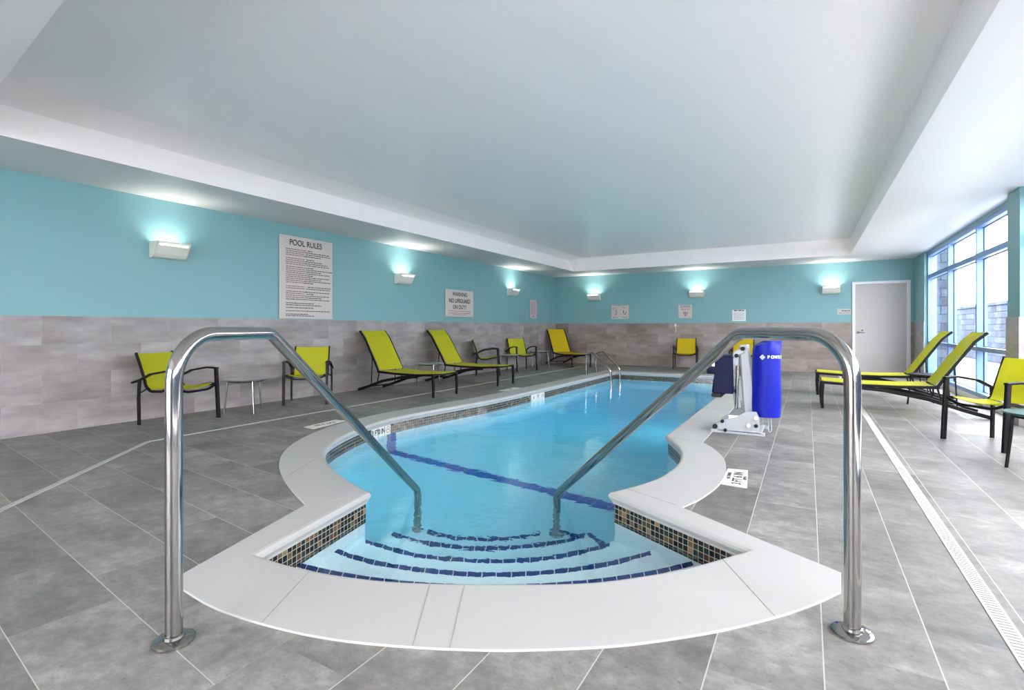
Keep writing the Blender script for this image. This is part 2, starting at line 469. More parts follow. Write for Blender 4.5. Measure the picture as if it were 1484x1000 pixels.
# entry steps
def arc3(a, b, c, n=40, ext=(0, 0)):
    ax, ay = a; bx, by = b; cx, cy = c
    d = 2 * (ax*(by-cy) + bx*(cy-ay) + cx*(ay-by))
    ux = ((ax*ax+ay*ay)*(by-cy) + (bx*bx+by*by)*(cy-ay) + (cx*cx+cy*cy)*(ay-by)) / d
    uy = ((ax*ax+ay*ay)*(cx-bx) + (bx*bx+by*by)*(ax-cx) + (cx*cx+cy*cy)*(bx-ax)) / d
    r = math.hypot(ax-ux, ay-uy)
    t0 = math.atan2(ay-uy, ax-ux); t1 = math.atan2(cy-uy, cx-ux)
    while t1 - t0 > math.pi: t1 -= 2*math.pi
    while t1 - t0 < -math.pi: t1 += 2*math.pi
    s_ = 1 if t1 > t0 else -1
    t0 -= s_ * ext[0] / r; t1 += s_ * ext[1] / r
    return [Vector((ux + r*math.cos(t0+(t1-t0)*i/n), uy + r*math.sin(t0+(t1-t0)*i/n))) for i in range(n+1)], (Vector((ux, uy)), r)
ARCS = [(.24, (-2.448, 1.848), (-1.315, 2.222), (-.527, 2.995)), (.38, (-2.503, 2.161), (-1.445, 2.445), (-.82, 3.106)),
        (.52, (-2.537, 2.447), (-1.592, 2.693), (-1.109, 3.226)), (.70, (-2.583, 2.75), (-1.763, 2.982), (-1.382, 3.426)), (.90, (-2.513, 3.058), (-1.931, 3.267), (-1.711, 3.515))]
def tile_run(bm, pts, w, z, cen=None, L=.075, gap=.006):
    """row of tiles laid along a line, their edge on it"""
    seg = [0.0]
    for a, b in zip(pts, pts[1:]): seg.append(seg[-1] + (b-a).length)
    def at(s):
        for i in range(len(pts)-1):
            if s <= seg[i+1] or i == len(pts)-2:
                d = (pts[i+1]-pts[i]).normalized(); return pts[i] + d*(s-seg[i]), Vector((-d.y, d.x))
    n = int(seg[-1] / (L + gap))
    for k_ in range(n):
        s0 = k_*(L+gap) + gap/2; s1 = s0 + L
        a, na = at(s0); b, nb = at(s1)
        if cen is not None:
            na = (cen - a).normalized(); nb = (cen - b).normalized()
        q = [a, b, b + nb*w, a + na*w]
        lo = [bm.verts.new((p.x, p.y, z)) for p in q]; hi = [bm.verts.new((p.x, p.y, z+.004)) for p in q]
        bm.faces.new(hi)
        for i in range(4): bm.faces.new([lo[i], lo[(i+1) % 4], hi[(i+1) % 4], hi[i]])
for k_, (D, a, b, c) in enumerate(ARCS):
    e = (.45, .45) if k_ < 3 else (0, 0)
    pts, (cen, r) = arc3(a, b, c, ext=e)
    base = Vector((-.9, 1.0))
    if k_ < 3: poly = pts + V2([(.3, 2.7), (-.2, .9), (-2.9, .9)])
    else:
        poly = pts + V2(([(-1.25, 3.52)] if k_ == 4 else []) + [(-1.10, 3.25), (-1.0, 2.6), (-2.4, 2.0), (-2.56, 2.43)])
    bm = BM(); prism(bm, [(p.x, p.y) for p in poly], -1.10, -D)
    st = link('entry_step', bm, M['plaster'], pool)
    vis, _ = arc3(a, b, c)
    inward = Vector((-1.0, 2.0))
    far_c = Vector(((a[0]+c[0])/2, (a[1]+c[1])/2)) + Vector((.5, -.866)) * 6
    bm = BM(); tile_run(bm, vis, .05, -D, far_c)
    link('nosing_tile', bm, M['bluetile'], st, label='row of cobalt blue nosing tiles')
    if k_ >= 3:
        bm = BM()
        e1 = vis[-1]; s1 = V2([(-1.14, 3.25) if k_ == 3 else (-1.40, 3.518)])[0]
        dirn = (s1 - e1); ln = min(dirn.length, .28)
        tile_run(bm, [e1, e1 + dirn.normalized()*ln], .045, -D)
        link('edge_tile', bm, M['bluetile'], st, label='short row of cobalt blue tiles at the step end')
# blue line at the break in the floor
bm = BM()
pts = V2([(-4.42, 4.60), (-.8, 4.28)])
d = (pts[1]-pts[0]).normalized(); nn = Vector((-d.y, d.x)) * .075
for off_ in (-1, 0):
    tile_run(bm, [p + nn*off_*1.0 + nn*0 for p in pts], .07, -1.07, None, .15, .004)
link('floor_line', bm, M['bluestrip'], pool, label='blue tile line across the shallow end')
bm = BM()
for zz in range(6):
    z1 = -.235 - zz*.14; z0 = z1 - .136
    box(bm, -4.36, -4.333, 4.53, 4.60, z0, z1); box(bm, -4.36, -4.333, 4.604, 4.674, z0, z1)
link('wall_line', bm, M['bluestrip'], pool, label='blue tile line up the pool wall')
# added lamps to brighten the water, out of sight under the right coping
for y in (8.0, 11.0):
    pl = empty('pool_light', (-1.215, y, -.62), 0, label='round underwater lamp in the right pool wall, ' + ('nearer one' if y < 9 else 'farther one'), cat='pool light')
    bm = BM(); lathe(bm, [(0, 0), (.11, 0), (.115, .012), (.10, .02), (.10, .012), (0, .012)], 32)
    bmesh.ops.transform(bm, matrix=Matrix.Rotation(R(-90), 4, 'Y'), verts=bm.verts[:]); link('lamp_ring', bm, M['steel'], pl, smooth=True)
    dl = bpy.data.lights.new('underwater_lamp', 'AREA'); dl.shape = 'DISK'; dl.size = .2; dl.energy = POOL_FILL_W; dl.color = (.93, 1, 1)
    do = bpy.data.objects.new('underwater_lamp', dl); COL.objects.link(do); do.parent = pl; do.location = (-.03, 0, 0); do.rotation_euler = (0, R(90), 0)
# water
bm = BM(); ed = loop_edges(bm, offset(inner, -.001), ZW)
bmesh.ops.triangle_fill(bm, edges=ed, use_beauty=True)
for f in bm.faces:
    if f.normal.z < 0: f.normal_flip()
link('pool_water', bm, M['water'], keep=True, label='clear blue water filling the indoor pool', cat='water', kind='stuff')

# ------------------------------------------------------------------ text helper
def text(body, size, mat_, loc, rot, parent, name='lettering', bold=0, sx=1, align='CENTER'):
    cu = bpy.data.curves.new(name, 'FONT'); cu.body = body; cu.size = size
    cu.align_x = align; cu.align_y = 'CENTER'; cu.extrude = .0006; cu.offset = bold
    cu.materials.append(mat_)
    tmp = bpy.data.objects.new(name, cu); COL.objects.link(tmp)
    me = bpy.data.meshes.new_from_object(tmp); bpy.data.objects.remove(tmp)
    me.materials.clear(); me.materials.append(mat_)
    o = bpy.data.objects.new(name, me); COL.objects.link(o)
    o.location = loc; o.rotation_euler = rot; o.scale = (sx, 1, 1)
    o.parent = parent
    return o

# depth markers in the mosaic band
def band_marker(p, q, txts, label):
    p = Vector(p); q = Vector(q); d = (q-p).normalized(); n = Vector((-d.y, d.x))   # loop is ccw: n looks into the pool
    ang = math.atan2(d.y, d.x)
    root = empty('depth_marker', (p.x, p.y, 0), ang, label=label, cat='depth marker')
    L = (q-p).length; w = L / len(txts)
    for i, t in enumerate(txts):
        bm = BM(); box(bm, i*w+.004, (i+1)*w-.004, -.012, .014, -.195, -.068, bev=.002)
        link('marker_tile', bm, M['ctile'], root)
        cx_ = (i+.5)*w
        if t == 'sym':
            bm = BM(); n_ = 28
            for r0, r1 in ((.040, .033),):
                for k_ in range(n_):
                    a0 = 2*math.pi*k_/n_; a1 = 2*math.pi*(k_+1)/n_
                    bm.faces.new([bm.verts.new((cx_+r*math.cos(a), .0152, -.115+r*math.sin(a))) for r, a in ((r0,a0),(r0,a1),(r1,a1),(r1,a0))])
            link('no_diving_ring', bm, M['red'], root)
            bm = BM(); sweep(bm, [(cx_-.02, .015, -.12), (cx_, .015, -.105), (cx_+.02, .015, -.12)], .004, n=6)
            link('diver_figure', bm, M['ink'], root)
        else:
            text(t, .085, M['ink'], (cx_, .0152, -.115), (R(90), 0, R(180)), root, bold=.002, sx=.8)
    return root
# left wall runs towards -y in the ccw loop, so the reader in the pool sees it from +x
def on_left(y0, y1):
    def xat(y):
        best = min(range(len(inner)), key=lambda i: abs(inner[i].y - y) + (10 if inner[i].x > -3 else 0))
        return inner[best].x
    if y0 > 7.2: return (-4.11, y1), (-4.11, y0)
    pts = [p for p in inner if p.x < -3.5]
    f = lambda y: next(a.lerp(b, (a.y-y)/(a.y-b.y)).x for a, b in zip(pts, pts[1:]) if b.y <= y <= a.y and a.y > b.y)
    return (f(y1), y1), (f(y0), y0)
p, q = on_left(4.22, 4.58)
band_marker(p, q, ['sym', 'IN', '0', 'FT', '3'][:4] if False else ['sym', '0 IN', '3 FT'], 'white depth marker tiles with a no diving ring, nearest on the left pool wall')
p, q = on_left(7.75, 8.25)
band_marker(p, q, ['sym', 'FT', '4'], 'white depth marker tiles halfway along the left pool wall')

def deck_marker(corners, label, rot, lines):
    c = sum((Vector(k_) for k_ in corners), Vector((0, 0))) / 4
    root = empty('deck_depth_marker', (c.x, c.y, 0), 0, label=label, cat='depth marker')
    bm = BM(); prism(bm, [(k_[0]-c.x, k_[1]-c.y) for k_ in corners], -.004, .004)
    link('marker_tile', bm, M['ctile'], root)
    for t, dx, dy, s_ in lines:
        text(t, s_, M['ink'], (dx, dy, .0048), (0, 0, rot), root, bold=s_*.02)
    return root
deck_marker([(-.525, 3.835), (-.356, 3.821), (-.395, 4.30), (-.535, 4.275)][::1], 'white tile reading a depth beside the right hand bulge of the coping', R(93),
            [('3 FT 6 IN', .015, -.02, .085), ('NO DIVING', -.048, .02, .034), ('DEPTH', .062, 0, .03)])
deck_marker([(-4.80, 3.72), (-4.62, 3.70), (-4.70, 4.22), (-4.86, 4.20)], 'pale deck tile outside the left hand bulge of the coping', R(-93), [('3 FT 0 IN', 0, 0, .07)])
deck_marker([(-4.64, 7.55), (-4.48, 7.55), (-4.48, 8.1), (-4.64, 8.1)], 'pale deck tile outside the straight left coping', R(-90), [('4 FT', 0, 0, .07)])

# ------------------------------------------------------------------ room shell
def struct(name, boxes, m, **k):
    bm = BM()
    for b in boxes: box(bm, *b)
    return link(name, bm, m, kind='structure', **k)
HS, HT = 2.67, 3.03          # soffit and tray heights
struct('wall_left', [(XL-.15, XL, YN, YB+.15, -.05, HT+.15)], M['teal'])
struct('wall_back', [(XL, .965, YB, YB+.15, -.05, HT+.15), (.965, 1.99, YB, YB+.15, 2.14, HT+.15), (1.99, 2.3, YB, YB+.15, -.05, HT+.15)], M['teal'])
struct('wall_front', [(XL, -5.2, YN-.15, YN, -.05, HT+.15), (-.6, 2.6, YN-.15, YN, -.05, HT+.15), (-5.2, -.6, YN-.15, YN, 2.62, HT+.15)], M['teal'])
WT = 1.22
struct('trim_1', [(XL, XL+.012, YN, YB-.012, 0, WT)], M['wy'])
struct('trim_2', [(XL, .925, YB-.012, YB, 0, WT), (2.03, XR, YB-.012, YB, 0, WT)], M['wx'])
struct('trim_3', [(XL+.012, -5.2, YN, YN+.012, 0, WT), (-.6, 2.05, YN, YN+.012, 0, WT)], M['wx'])
# window wall
groups = [(8.17, 13.45, 7.76), (2.40, 7.76, 1.99), (-3.20, 1.99, -3.6)]  # second and third groups are unseen, added for daylight at the near end
struct('wall_right', [(XR, 2.3, 13.45, YB, -.05, HT)] + [(XR, 2.3, b, a, -.05, HT) for a, _, b in groups] + [(2.15, 2.3, YN, YB, 2.62, HT)], M['teal'])
struct('trim_4', [(XR-.012, XR, 13.44, YB-.012, 0, WT)] + [(2.038, 2.2, b-.012, a+.012, 0, WT) for a, _, b in groups], M['wy'])
struct('trim_5', [(2.05, XR, b-.0, a+.0, WT, HS) for a, _, b in groups], M['teal'])
def window_wall(num, loc, rz, length, n):
    """mullioned glazing, local y along the wall, +x to the outside"""
    w = empty(f'window_{num}', loc, rz, kind='structure')
    bw = length/n
    bm = BM(); box(bm, -.02, .14, 0, length, 0, .09); link('window_sill', bm, M['white'], w)
    for i in range(n+1):
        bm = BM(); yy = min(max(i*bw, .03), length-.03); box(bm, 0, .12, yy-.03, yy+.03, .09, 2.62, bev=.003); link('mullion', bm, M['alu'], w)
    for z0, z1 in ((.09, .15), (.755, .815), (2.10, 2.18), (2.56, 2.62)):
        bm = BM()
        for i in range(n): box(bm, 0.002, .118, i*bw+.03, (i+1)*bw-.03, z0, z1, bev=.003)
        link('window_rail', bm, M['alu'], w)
    for i in range(n):
        for z0, z1 in ((.15, .755), (.815, 2.10), (2.18, 2.56)):
            bm = BM(); box(bm, .085, .093, i*bw+.028, (i+1)*bw-.028, z0-.004, z1+.004)
            link('pane', bm, M['glass'], w)
            bm = BM(); g0, g1 = i*bw+.03, (i+1)*bw-.03
            for q in ((g0, g0+.008, z0, z1), (g1-.008, g1, z0, z1), (g0, g1, z0, z0+.008), (g0, g1, z1-.008, z1)): box(bm, .075, .085, *q)
            link('gasket', bm, M['rubber'], w)
    # daylight portal in the opening (a sampling guide for the sky)
    pd = bpy.data.lights.new('daylight_portal', 'AREA'); pd.shape = 'RECTANGLE'; pd.size = 2.5; pd.size_y = length; pd.cycles.is_portal = True
    po = bpy.data.objects.new('daylight_portal', pd); COL.objects.link(po); po.parent = w; po.location = (.2, length/2, 1.35); po.rotation_euler = (0, R(90), 0)
for gi, (y0, y1, _) in enumerate(groups): window_wall(gi+1, (2.15, y0, 0), 0, y1-y0, 3)
window_wall(4, (-5.2, YN-.01, 0), R(-90), 4.6, 3)  # added unseen glazing behind the camera, brings in more daylight
# ceiling : soffit ring with tray
E = [(-5.70, 1.33), (.80, .62), (.80, 13.22), (-5.67, 13.29)]
bm = BM()
ed = loop_edges(bm, V2([(XL, YN), (2.3, YN), (2.3, YB), (XL, YB)]), HS) + loop_edges(bm, V2(E), HS)
bmesh.ops.triangle_fill(bm, edges=ed, use_beauty=True)
link('ceiling_soffit', bm, M['soffit'], kind='structure')
bm = BM()
top = [(-5.70, 1.33), (.80, .62), (.80, 13.22), (-5.40, 13.25)]
def F(*ps): bm.faces.new([bm.verts.new(p) for p in ps])
A, B, C_, D_ = E
ZL = 2.92
F((*A, HS), (*B, HS), (*B, HT), (*A, HT))
F((*B, HS), (*C_, HS), (*C_, HT), (*B, HT))
F((*C_, HS), (*D_, HS), (-5.40, 13.25, HT), (*C_, HT))
F((*D_, HS), (-5.70, 12.98, 2.95), (-5.40, 13.25, HT))
F((*A, HS), (-5.70, 1.33, ZL), (-5.70, 12.98, 2.95), (*D_, HS))
F((-5.70, 1.33, ZL), (-5.34, 1.33, HT), (-5.40, 13.25, HT), (-5.70, 12.98, 2.95))
link('trim_6', bm, M['ceil'], kind='structure')
struct('ceiling', [(-5.75, .85, .55, 13.4, HT, HT+.12)], M['ceil'])
struct('trim_7', [(XL, -5.72, YN, YB, HS+.02, HT+.2), (.82, 2.3, YN, YB, HT, HT+.2), (XL, 2.3, 13.35, YB, HS+.02, HT+.2), (XL, 2.6, YN, .3, HS+.02, HT+.2)], M['ceil'])

# door
dr = empty('door_1', (.925, YB, 0), kind='structure')
bm = BM()
box(bm, 0, .06, -.03, .14, 0, 2.12, bev=.004); box(bm, 1.045, 1.105, -.03, .14, 0, 2.12, bev=.004); box(bm, 0, 1.105, -.03, .14, 2.12, 2.18, bev=.004)
link('door_frame', bm, M['white'], dr)
bm = BM(); box(bm, .062, 1.043, .05, .095, .01, 2.118); leaf = link('door_leaf', bm, M['door'], dr)
bm = BM(); lathe(bm, [(0, 0), (.026, 0), (.026, .012), (0, .012)], 20)
bmesh.ops.transform(bm, matrix=Matrix.Translation((.12, .05, .98)) @ Matrix.Rotation(R(90), 4, 'X'), verts=bm.verts[:])
sweep(bm, fillet([(.12, .045, .98), (.12, -.005, .98), (.24, -.005, .975)], .012), .009)
link('door_handle', bm, M['steel'], dr, smooth=True)
bm = BM(); lathe(bm, [(0, 0), (.016, 0), (.016, .01), (0, .01)], 16)
bmesh.ops.transform(bm, matrix=Matrix.Translation((.20, .05, 1.03)) @ Matrix.Rotation(R(90), 4, 'X'), verts=bm.verts[:])
link('lock_cylinder', bm, M['rubber'], dr)

# ------------------------------------------------------------------ drains
def drain(pts, w, label):
    root = empty('drain_channel', (0, 0, 0), label=label, cat='floor drain', kind='thing')
    bm = BM(); sl = BM()
    for a, b in zip(pts, pts[1:]):
        a = Vector((*a, 0)); b = Vector((*b, 0)); d = (b-a); L = d.length; d.normalize(); n = Vector((-d.y, d.x, 0))
        M4 = Matrix((( d.x, n.x, 0, a.x), (d.y, n.y, 0, a.y), (0, 0, 1, 0), (0, 0, 0, 1)))
        box(bm, -w*.2, L+w*.2, -w/2, w/2, -.01, .003, M=M4)
        s = .02
        while s < min(L, 7.5):
            box(sl, s, s+.007, -w*.34, w*.34, .003, .0036, M=M4); s += .022
    link('drain_cover', bm, M['grille'], root)
    link('drain_slots', sl, M['slot'], root, label='dark slots across the white cover', kind='stuff')
drain([(.63, -2.5), (.63, 14.2)], .062, 'straight white slotted drain running along the right deck')
drain([(-2.9, -.2), (-4.2, 1.12), (-5.50, 2.51), (-5.50, 13.5)], .045, 'white drain with one bend running along the left deck')

# ------------------------------------------------------------------ hand rails
def entry_rail(base, end, D, label):
    base = Vector(base); end = Vector(end); d = end - base; L = d.length; ang = math.atan2(d.y, d.x)
    root = empty('entry_handrail', (base.x, base.y, 0), ang, label=label, cat='handrail', group='curved steel rails at the pool steps')
    r = .0275
    pts = fillet([(0, 0, .004), (0, 0, 1.075), (.50, 0, 1.075), (L-.02, 0, -.135), (L, 0, -.19), (L, 0, -D)], [0, .17, .11, .03, .02, 0], 12)
    bm = BM(); sweep(bm, pts, r, n=24); link('rail_tube', bm, M['steel'], root, smooth=True)
    for (x, z, R0) in ((0, .002, .066), (L, -D, .05)):
        bm = BM(); lathe(bm, [(r, .026), (r+.004, .024), (r+.006, .015), (R0-.006, .013), (R0, .008), (R0, 0), (r, 0)], 40, (x, 0, z))
        link('base_plate', bm, M['steel'], root, smooth=True)
    return root
entry_rail((-1.92, .955), (-2.58, 3.02), .90, 'shiny curved steel handrail left of the entry steps, its post nearest the camera')
entry_rail((.14, 2.20), (-1.627, 3.48), .90, 'curved steel handrail right of the entry steps, in front of the pool lift')

# ladder at the far end
lad = empty('pool_ladder', (-4.43, 11.4, 0), 0, label='small steel ladder with two grab rails at the far left of the pool', cat='pool ladder')
for y in (-.32, .32):
    pts = fillet([(0, y, 0), (0, y, .47), (.17, y, .53), (.58, y, .14), (.60, y, -.1), (.60, y, -1.1)], [0, .05, .08, .12, .05, 0], 8)
    bm = BM(); sweep(bm, pts, .021, n=14); link('grab_rail', bm, M['steel'], lad, smooth=True)
    bm = BM(); lathe(bm, [(.02, .02), (.05, .01), (.05, 0), (.02, 0)], 20, (0, y, 0)); link('base_plate', bm, M['steel'], lad)
for z in (-.45, -.72, -.99):
    bm = BM(); box(bm, .55, .63, -.32, .32, z, z+.03, bev=.005); link('rung', bm, M['brushed'], lad)

# ------------------------------------------------------------------ sling furniture
def sling(bm, profile, hw, sag=.0, n=8, th=.006):
    """fabric stretched between two side rails, profile in the xz plane"""
    pr = fillet([(x, 0, z) for x, z in profile], .08, 4)
    rows = []
    for i, p in enumerate(pr):
        t = (pr[min(i+1, len(pr)-1)] - pr[max(i-1, 0)]).normalized(); nrm = Vector((-t.z, 0, t.x))
        if nrm.z < 0: nrm = -nrm
        row = []
        for k_ in range(n+1):
            y = -hw + 2*hw*k_/n; s_ = sag * (1 - (y/hw)**2)
            row.append(p + Vector((0, y, 0)) - nrm * s_)
        rows.append((row, nrm))
    A_ = [[bm.verts.new(v) for v in row] for row, _ in rows]
    B_ = [[bm.verts.new(v + nr*th) for v in row] for row, nr in rows]
    for g, flip in ((A_, 0), (B_, 1)):
        for a, b in zip(g, g[1:]):
            for k_ in range(n):
                bm.faces.new([a[k_], a[k_+1], b[k_+1], b[k_]])
    for k_ in range(n):
        for i in (0, -1): bm.faces.new([A_[i][k_], A_[i][k_+1], B_[i][k_+1], B_[i][k_]])
    for i in range(len(A_)-1):
        for k_ in (0, n): bm.faces.new([A_[i][k_], A_[i+1][k_], B_[i+1][k_], B_[i][k_]])
    return bm

CH_RAIL = [(-.345, .81), (-.30, .70), (-.235, .52), (-.21, .43), (-.15, .375), (-.02, .375), (.13, .41), (.225, .415)]
def make_chair():
    t = empty('armchair')
    bk = [p for p in CH_RAIL[:5]]; st = CH_RAIL[4:]
    bm = BM(); sling(bm, [(-.335, .80), (-.292, .70), (-.228, .52), (-.200, .43), (-.165, .392)], .238, .012); link('backrest', bm, M['lime'], t, smooth=True)
    bm = BM(); sling(bm, [(-.165, .390), (-.02, .388), (.13, .415), (.225, .42)], .238, .03); link('seat', bm, M['lime'], t, smooth=True)
    for y in (-.288, .288):
        s_ = 1 if y > 0 else -1
        bm = BM(); sweep(bm, [(.275, y, 0), (.255, y, .35), (.24, y, .60)], .032, .046, ref=(0, 1, 0)); link('leg', bm, M['black'], t)
        bm = BM(); sweep(bm, [(-.255, y, 0), (-.262, y, .30), (-.25, y, .50)], .026, .034, ref=(0, 1, 0)); link('leg', bm, M['black'], t)
        bm = BM(); sweep(bm, fillet([(.262, y, .603), (.12, y, .612), (-.10, y, .575), (-.25, y, .505), (-.345, y, .475)], .15, 5), .04, .022, ref=(0, 1, 0)); link('armrest', bm, M['black'], t)
        bm = BM(); sweep(bm, fillet([(x, y - s_*.045, z) for x, z in CH_RAIL], .06, 4), .02, .03, ref=(0, 1, 0))
        sweep(bm, [(-.255, y, .355), (-.20, y - s_*.045, .40)], .016, .02, ref=(0, 0, 1))
        sweep(bm, [(.235, y, .42), (.22, y - s_*.045, .415)], .024, .024, ref=(0, 0, 1))
        link('side_rail', bm, M['black'], t)
    bm = BM(); sweep(bm, fillet([(.245, -.275, .41), (.245, -.16, .362), (.245, .16, .362), (.245, .275, .41)], .2, 8), .026, .024, ref=(1, 0, 0)); link('front_rail', bm, M['black'], t)
    bm = BM(); sweep(bm, [(-.252, -.25, .52), (-.252, .25, .52)], .03, .02, ref=(0, 0, 1)); link('back_crossbar', bm, M['black'], t)
    return t
chair0 = make_chair(); used = []
def place(proto, x, y, rz, label, cat, group=None, fabric=None):
    o = proto if proto not in used else copy_tree(proto)
    used.append(proto)
    o.location = (x, y, 0); o.rotation_euler = (0, 0, rz)
    tag(o, label, cat, group)
    return o
def refabric(o, m, names=('backrest', 'seat')):
    for ch in o.children:
        if ch.name.split('.')[0] in names:
            ch.data = ch.data.copy(); ch.data.materials[0] = m
def chair(front, theta, label, fab=None, side='mid'):
    f = Vector((math.cos(theta), math.sin(theta)))
    c = Vector(front) - f * .27
    o = place(chair0, c.x, c.y, theta, label, 'chair', 'lime sling armchairs with black frames')
    if fab: refabric(o, fab)
    return o
GA = 'lime green sling armchair'
c0 = chair((-6.13, 3.33), R(20), 'lime sling armchair behind the left steel handrail post, nearest on the left')
chair((-6.165, 4.80), R(-48), 'lime sling armchair between the round table and the first left lounger')
chair((-6.2, 10.12), R(33), 'lime sling armchair by the left wall seen side on, just beyond the two left loungers')
chair((-6.16, 11.41), R(-31), 'lime sling armchair turned to the camera, beneath the narrow pinkish notice')
chair((-2.79, 13.88), R(-83), 'yellow-green sling armchair alone at the far end wall past the pool', M['yellow'])
chair((-1.42, 13.88), R(-88), 'yellow-green sling armchair at the far wall mostly hidden behind the pool lift', M['yellow'])
chair((1.333, 6.27), R(-144.7), 'lime sling armchair at the right edge in front of the windows')

def make_lounger():
    t = empty('sun_lounger')
    bm = BM(); sling(bm, [(-1.205, .368), (-.85, .352), (-.40, .352), (-.01, .375)], .268, .012); link('seat', bm, M['lime'], t, smooth=True)
    bm = BM(); sling(bm, [(-1.225, .378), (-1.33, .535), (-1.47, .755), (-1.585, .93), (-1.69, 1.04)], .262, .006); link('backrest', bm, M['lime'], t, smooth=True)
    for s_ in (-1, 1):
        y = .285*s_
        bm = BM(); sweep(bm, fillet([(.0, y, .352), (-.40, y, .335), (-.85, y, .335), (-1.26, y, .352)], .2, 4), .026, .036); link('seat_rail', bm, M['black'], t)
        bm = BM(); sweep(bm, fillet([(-1.235, y, .345), (-1.34, y, .525), (-1.48, y, .745), (-1.595, y, .925), (-1.71, y, 1.035)], .2, 4), .022, .032); link('back_rail', bm, M['black'], t)
        bm = BM(); sweep(bm, [(-.015, y, 0), (-.01, y, .18), (-.02, y, .365)], .030, .044, scale=[.85, 1, 1.15]); link('leg', bm, M['black'], t)
        bm = BM(); sweep(bm, fillet([(-.35, y, .31), (-.70, y, .285), (-1.15, y, .20), (-1.50, y, .085), (-1.74, y, .018)], .5, 5), .034, .046, scale=None); link('sled_rail', bm, M['black'], t)
        bm = BM(); sweep(bm, [(-1.43, y*.96, .12), (-1.405, y*.96, .62)], .014, .016); link('prop_strut', bm, M['black'], t)
        bm = BM(); sweep(bm, [(-1.24, y*.96, .345), (-1.28, y*.96, .18)], .014, .02); link('hinge_bracket', bm, M['black'], t)
    for x, z in ((-.0, .352), (-1.25, .345), (-1.50, .085), (-.62, .29)):
        bm = BM(); sweep(bm, [(x, -.285, z), (x, .285, z)], .022, .03, ref=(0, 0, 1)); link('crossbar', bm, M['black'], t)
    bm = BM(); sweep(bm, [(-1.70, -.28, 1.03), (-1.70, .28, 1.03)], .018, .02, ref=(0, 0, 1)); link('top_bar', bm, M['black'], t)
    return t
lounge0 = make_lounger()
def lounger(x, y, rz, label, fab=None):
    o = place(lounge0, x, y, rz, label, 'sun lounger', 'lime sling loungers with black frames')
    if fab: refabric(o, fab)
    return o
lounger(-5.02, 6.56, R(-3), 'lime sling lounger by the left wall, nearest of the left row')
lounger(-5.00, 8.42, R(0), 'lime sling lounger by the left wall, second from the camera, beyond the small table')
lounger(-5.34, 13.02, R(-40), 'yellow sling lounger with raised back in the far left corner', M['yellow'])
lounger(.16, 8.43, R(180), 'lime sling lounger under the windows, nearer of the right pair')
lounger(.13, 10.00, R(180), 'lime sling lounger under the windows, farther of the right pair')

def make_table(topm, legm):
    t = empty('side_table')
    bm = BM(); lathe(bm, [(0, .416), (.235, .416), (.262, .424), (.265, .432), (.258, .438), (0, .441)], 40); link('tabletop', bm, topm, t, smooth=True)
    for a in (190, 72, -42):
        x, y = math.cos(R(a)), math.sin(R(a))
        bm = BM(); sweep(bm, [(x*.262, y*.262, 0), (x*.235, y*.235, .25), (x*.222, y*.222, .418)], .0115, n=10, ref=(0, 1, 0)); link('leg', bm, legm, t, smooth=True)
    bm = BM(); sweep(bm, [(.21*math.cos(R(a)), .21*math.sin(R(a)), .405) for a in range(0, 361, 20)], .01, n=8, ref=(0, 0, 1)); link('apron_ring', bm, legm, t)
    return t
tab0 = make_table(M['brushed'], M['steel'])
GT = 'round side tables between the seats'
def table(x, y, rz, label): return place(tab0, x, y, rz, label, 'side table', GT)
table(-6.33, 4.02, R(30), 'round metal side table between the two nearest left armchairs')
table(-6.12, 7.50, R(10), 'round metal side table between the two left loungers')
table(-6.33, 10.76, R(60), 'round pale side table between the two armchairs beyond the left loungers')
table(-6.50, 12.86, R(40), 'round pale side table beside the yellow corner lounger')
tabb = make_table(M['lampteal'], M['black'])
tag(tabb, 'dark side table with teal top at the right edge beside the armchair', 'side table'); tabb.location = (1.61, 5.46, 0); tabb.rotation_euler = (0, 0, R(0))
tabc = make_table(M['black'], M['black'])
tag(tabc, 'small dark side table between the two loungers under the windows', 'side table'); tabc.location = (1.50, 9.22, 0)

# ------------------------------------------------------------------ sconces
def make_sconce():
    """back on the plane x=0, sticking out to +x, length along y"""
    t = empty('wall_sconce')
    prof = [(0, -.095), (.055, -.095), (.085, -.085), (.12, -.05), (.16, .02), (.20, .085), (.205, .095)]
    th = .006
    bm = BM(); h = .19
    def strip(ps, close=False):
        a = [bm.verts.new((x, -h, z)) for x, z in ps]; b = [bm.verts.new((x, h, z)) for x, z in ps]
        for i in range(len(ps)-1): bm.faces.new([a[i], a[i+1], b[i+1], b[i]])
        return a, b
    outer_ = prof; inner_ = [(x-.008 if x > .01 else .004, z+.008) for x, z in prof[:-1]] + [(.195, .095)]
    ring = outer_ + inner_[::-1]
    a = [bm.verts.new((x, -h, z)) for x, z in ring]; b = [bm.verts.new((x, h, z)) for x, z in ring]
    for i in range(len(ring)):
        j = (i+1) % len(ring); bm.faces.new([a[i], a[j], b[j], b[i]])
    bm.faces.new(a); bm.faces.new(b[::-1])
    link('reflector_body', bm, M['sconce'], t)
    for y in (-h, h-.006):
        bm = BM(); pl = prof + [(0, .095)]
        a = [bm.verts.new((x, y, z)) for x, z in pl]; b = [bm.verts.new((x, y+.006, z)) for x, z in pl]
        bm.faces.new(a); bm.faces.new(b[::-1])
        for i in range(len(pl)): j = (i+1) % len(pl); bm.faces.new([a[i], a[j], b[j], b[i]])
        link('end_cap', bm, M['sconce'], t)
    bm = BM(); box(bm, 0, .012, -.17, .17, -.09, .085); link('back_plate', bm, M['sconce'], t)
    return t
sc0 = make_sconce()
ld = bpy.data.lights.new('sconce_bulb', 'AREA'); ld.shape = 'RECTANGLE'; ld.size = .12; ld.size_y = .32; ld.energy = SCONCE_W; ld.color = (1, .97, .92); ld.spread = R(150)
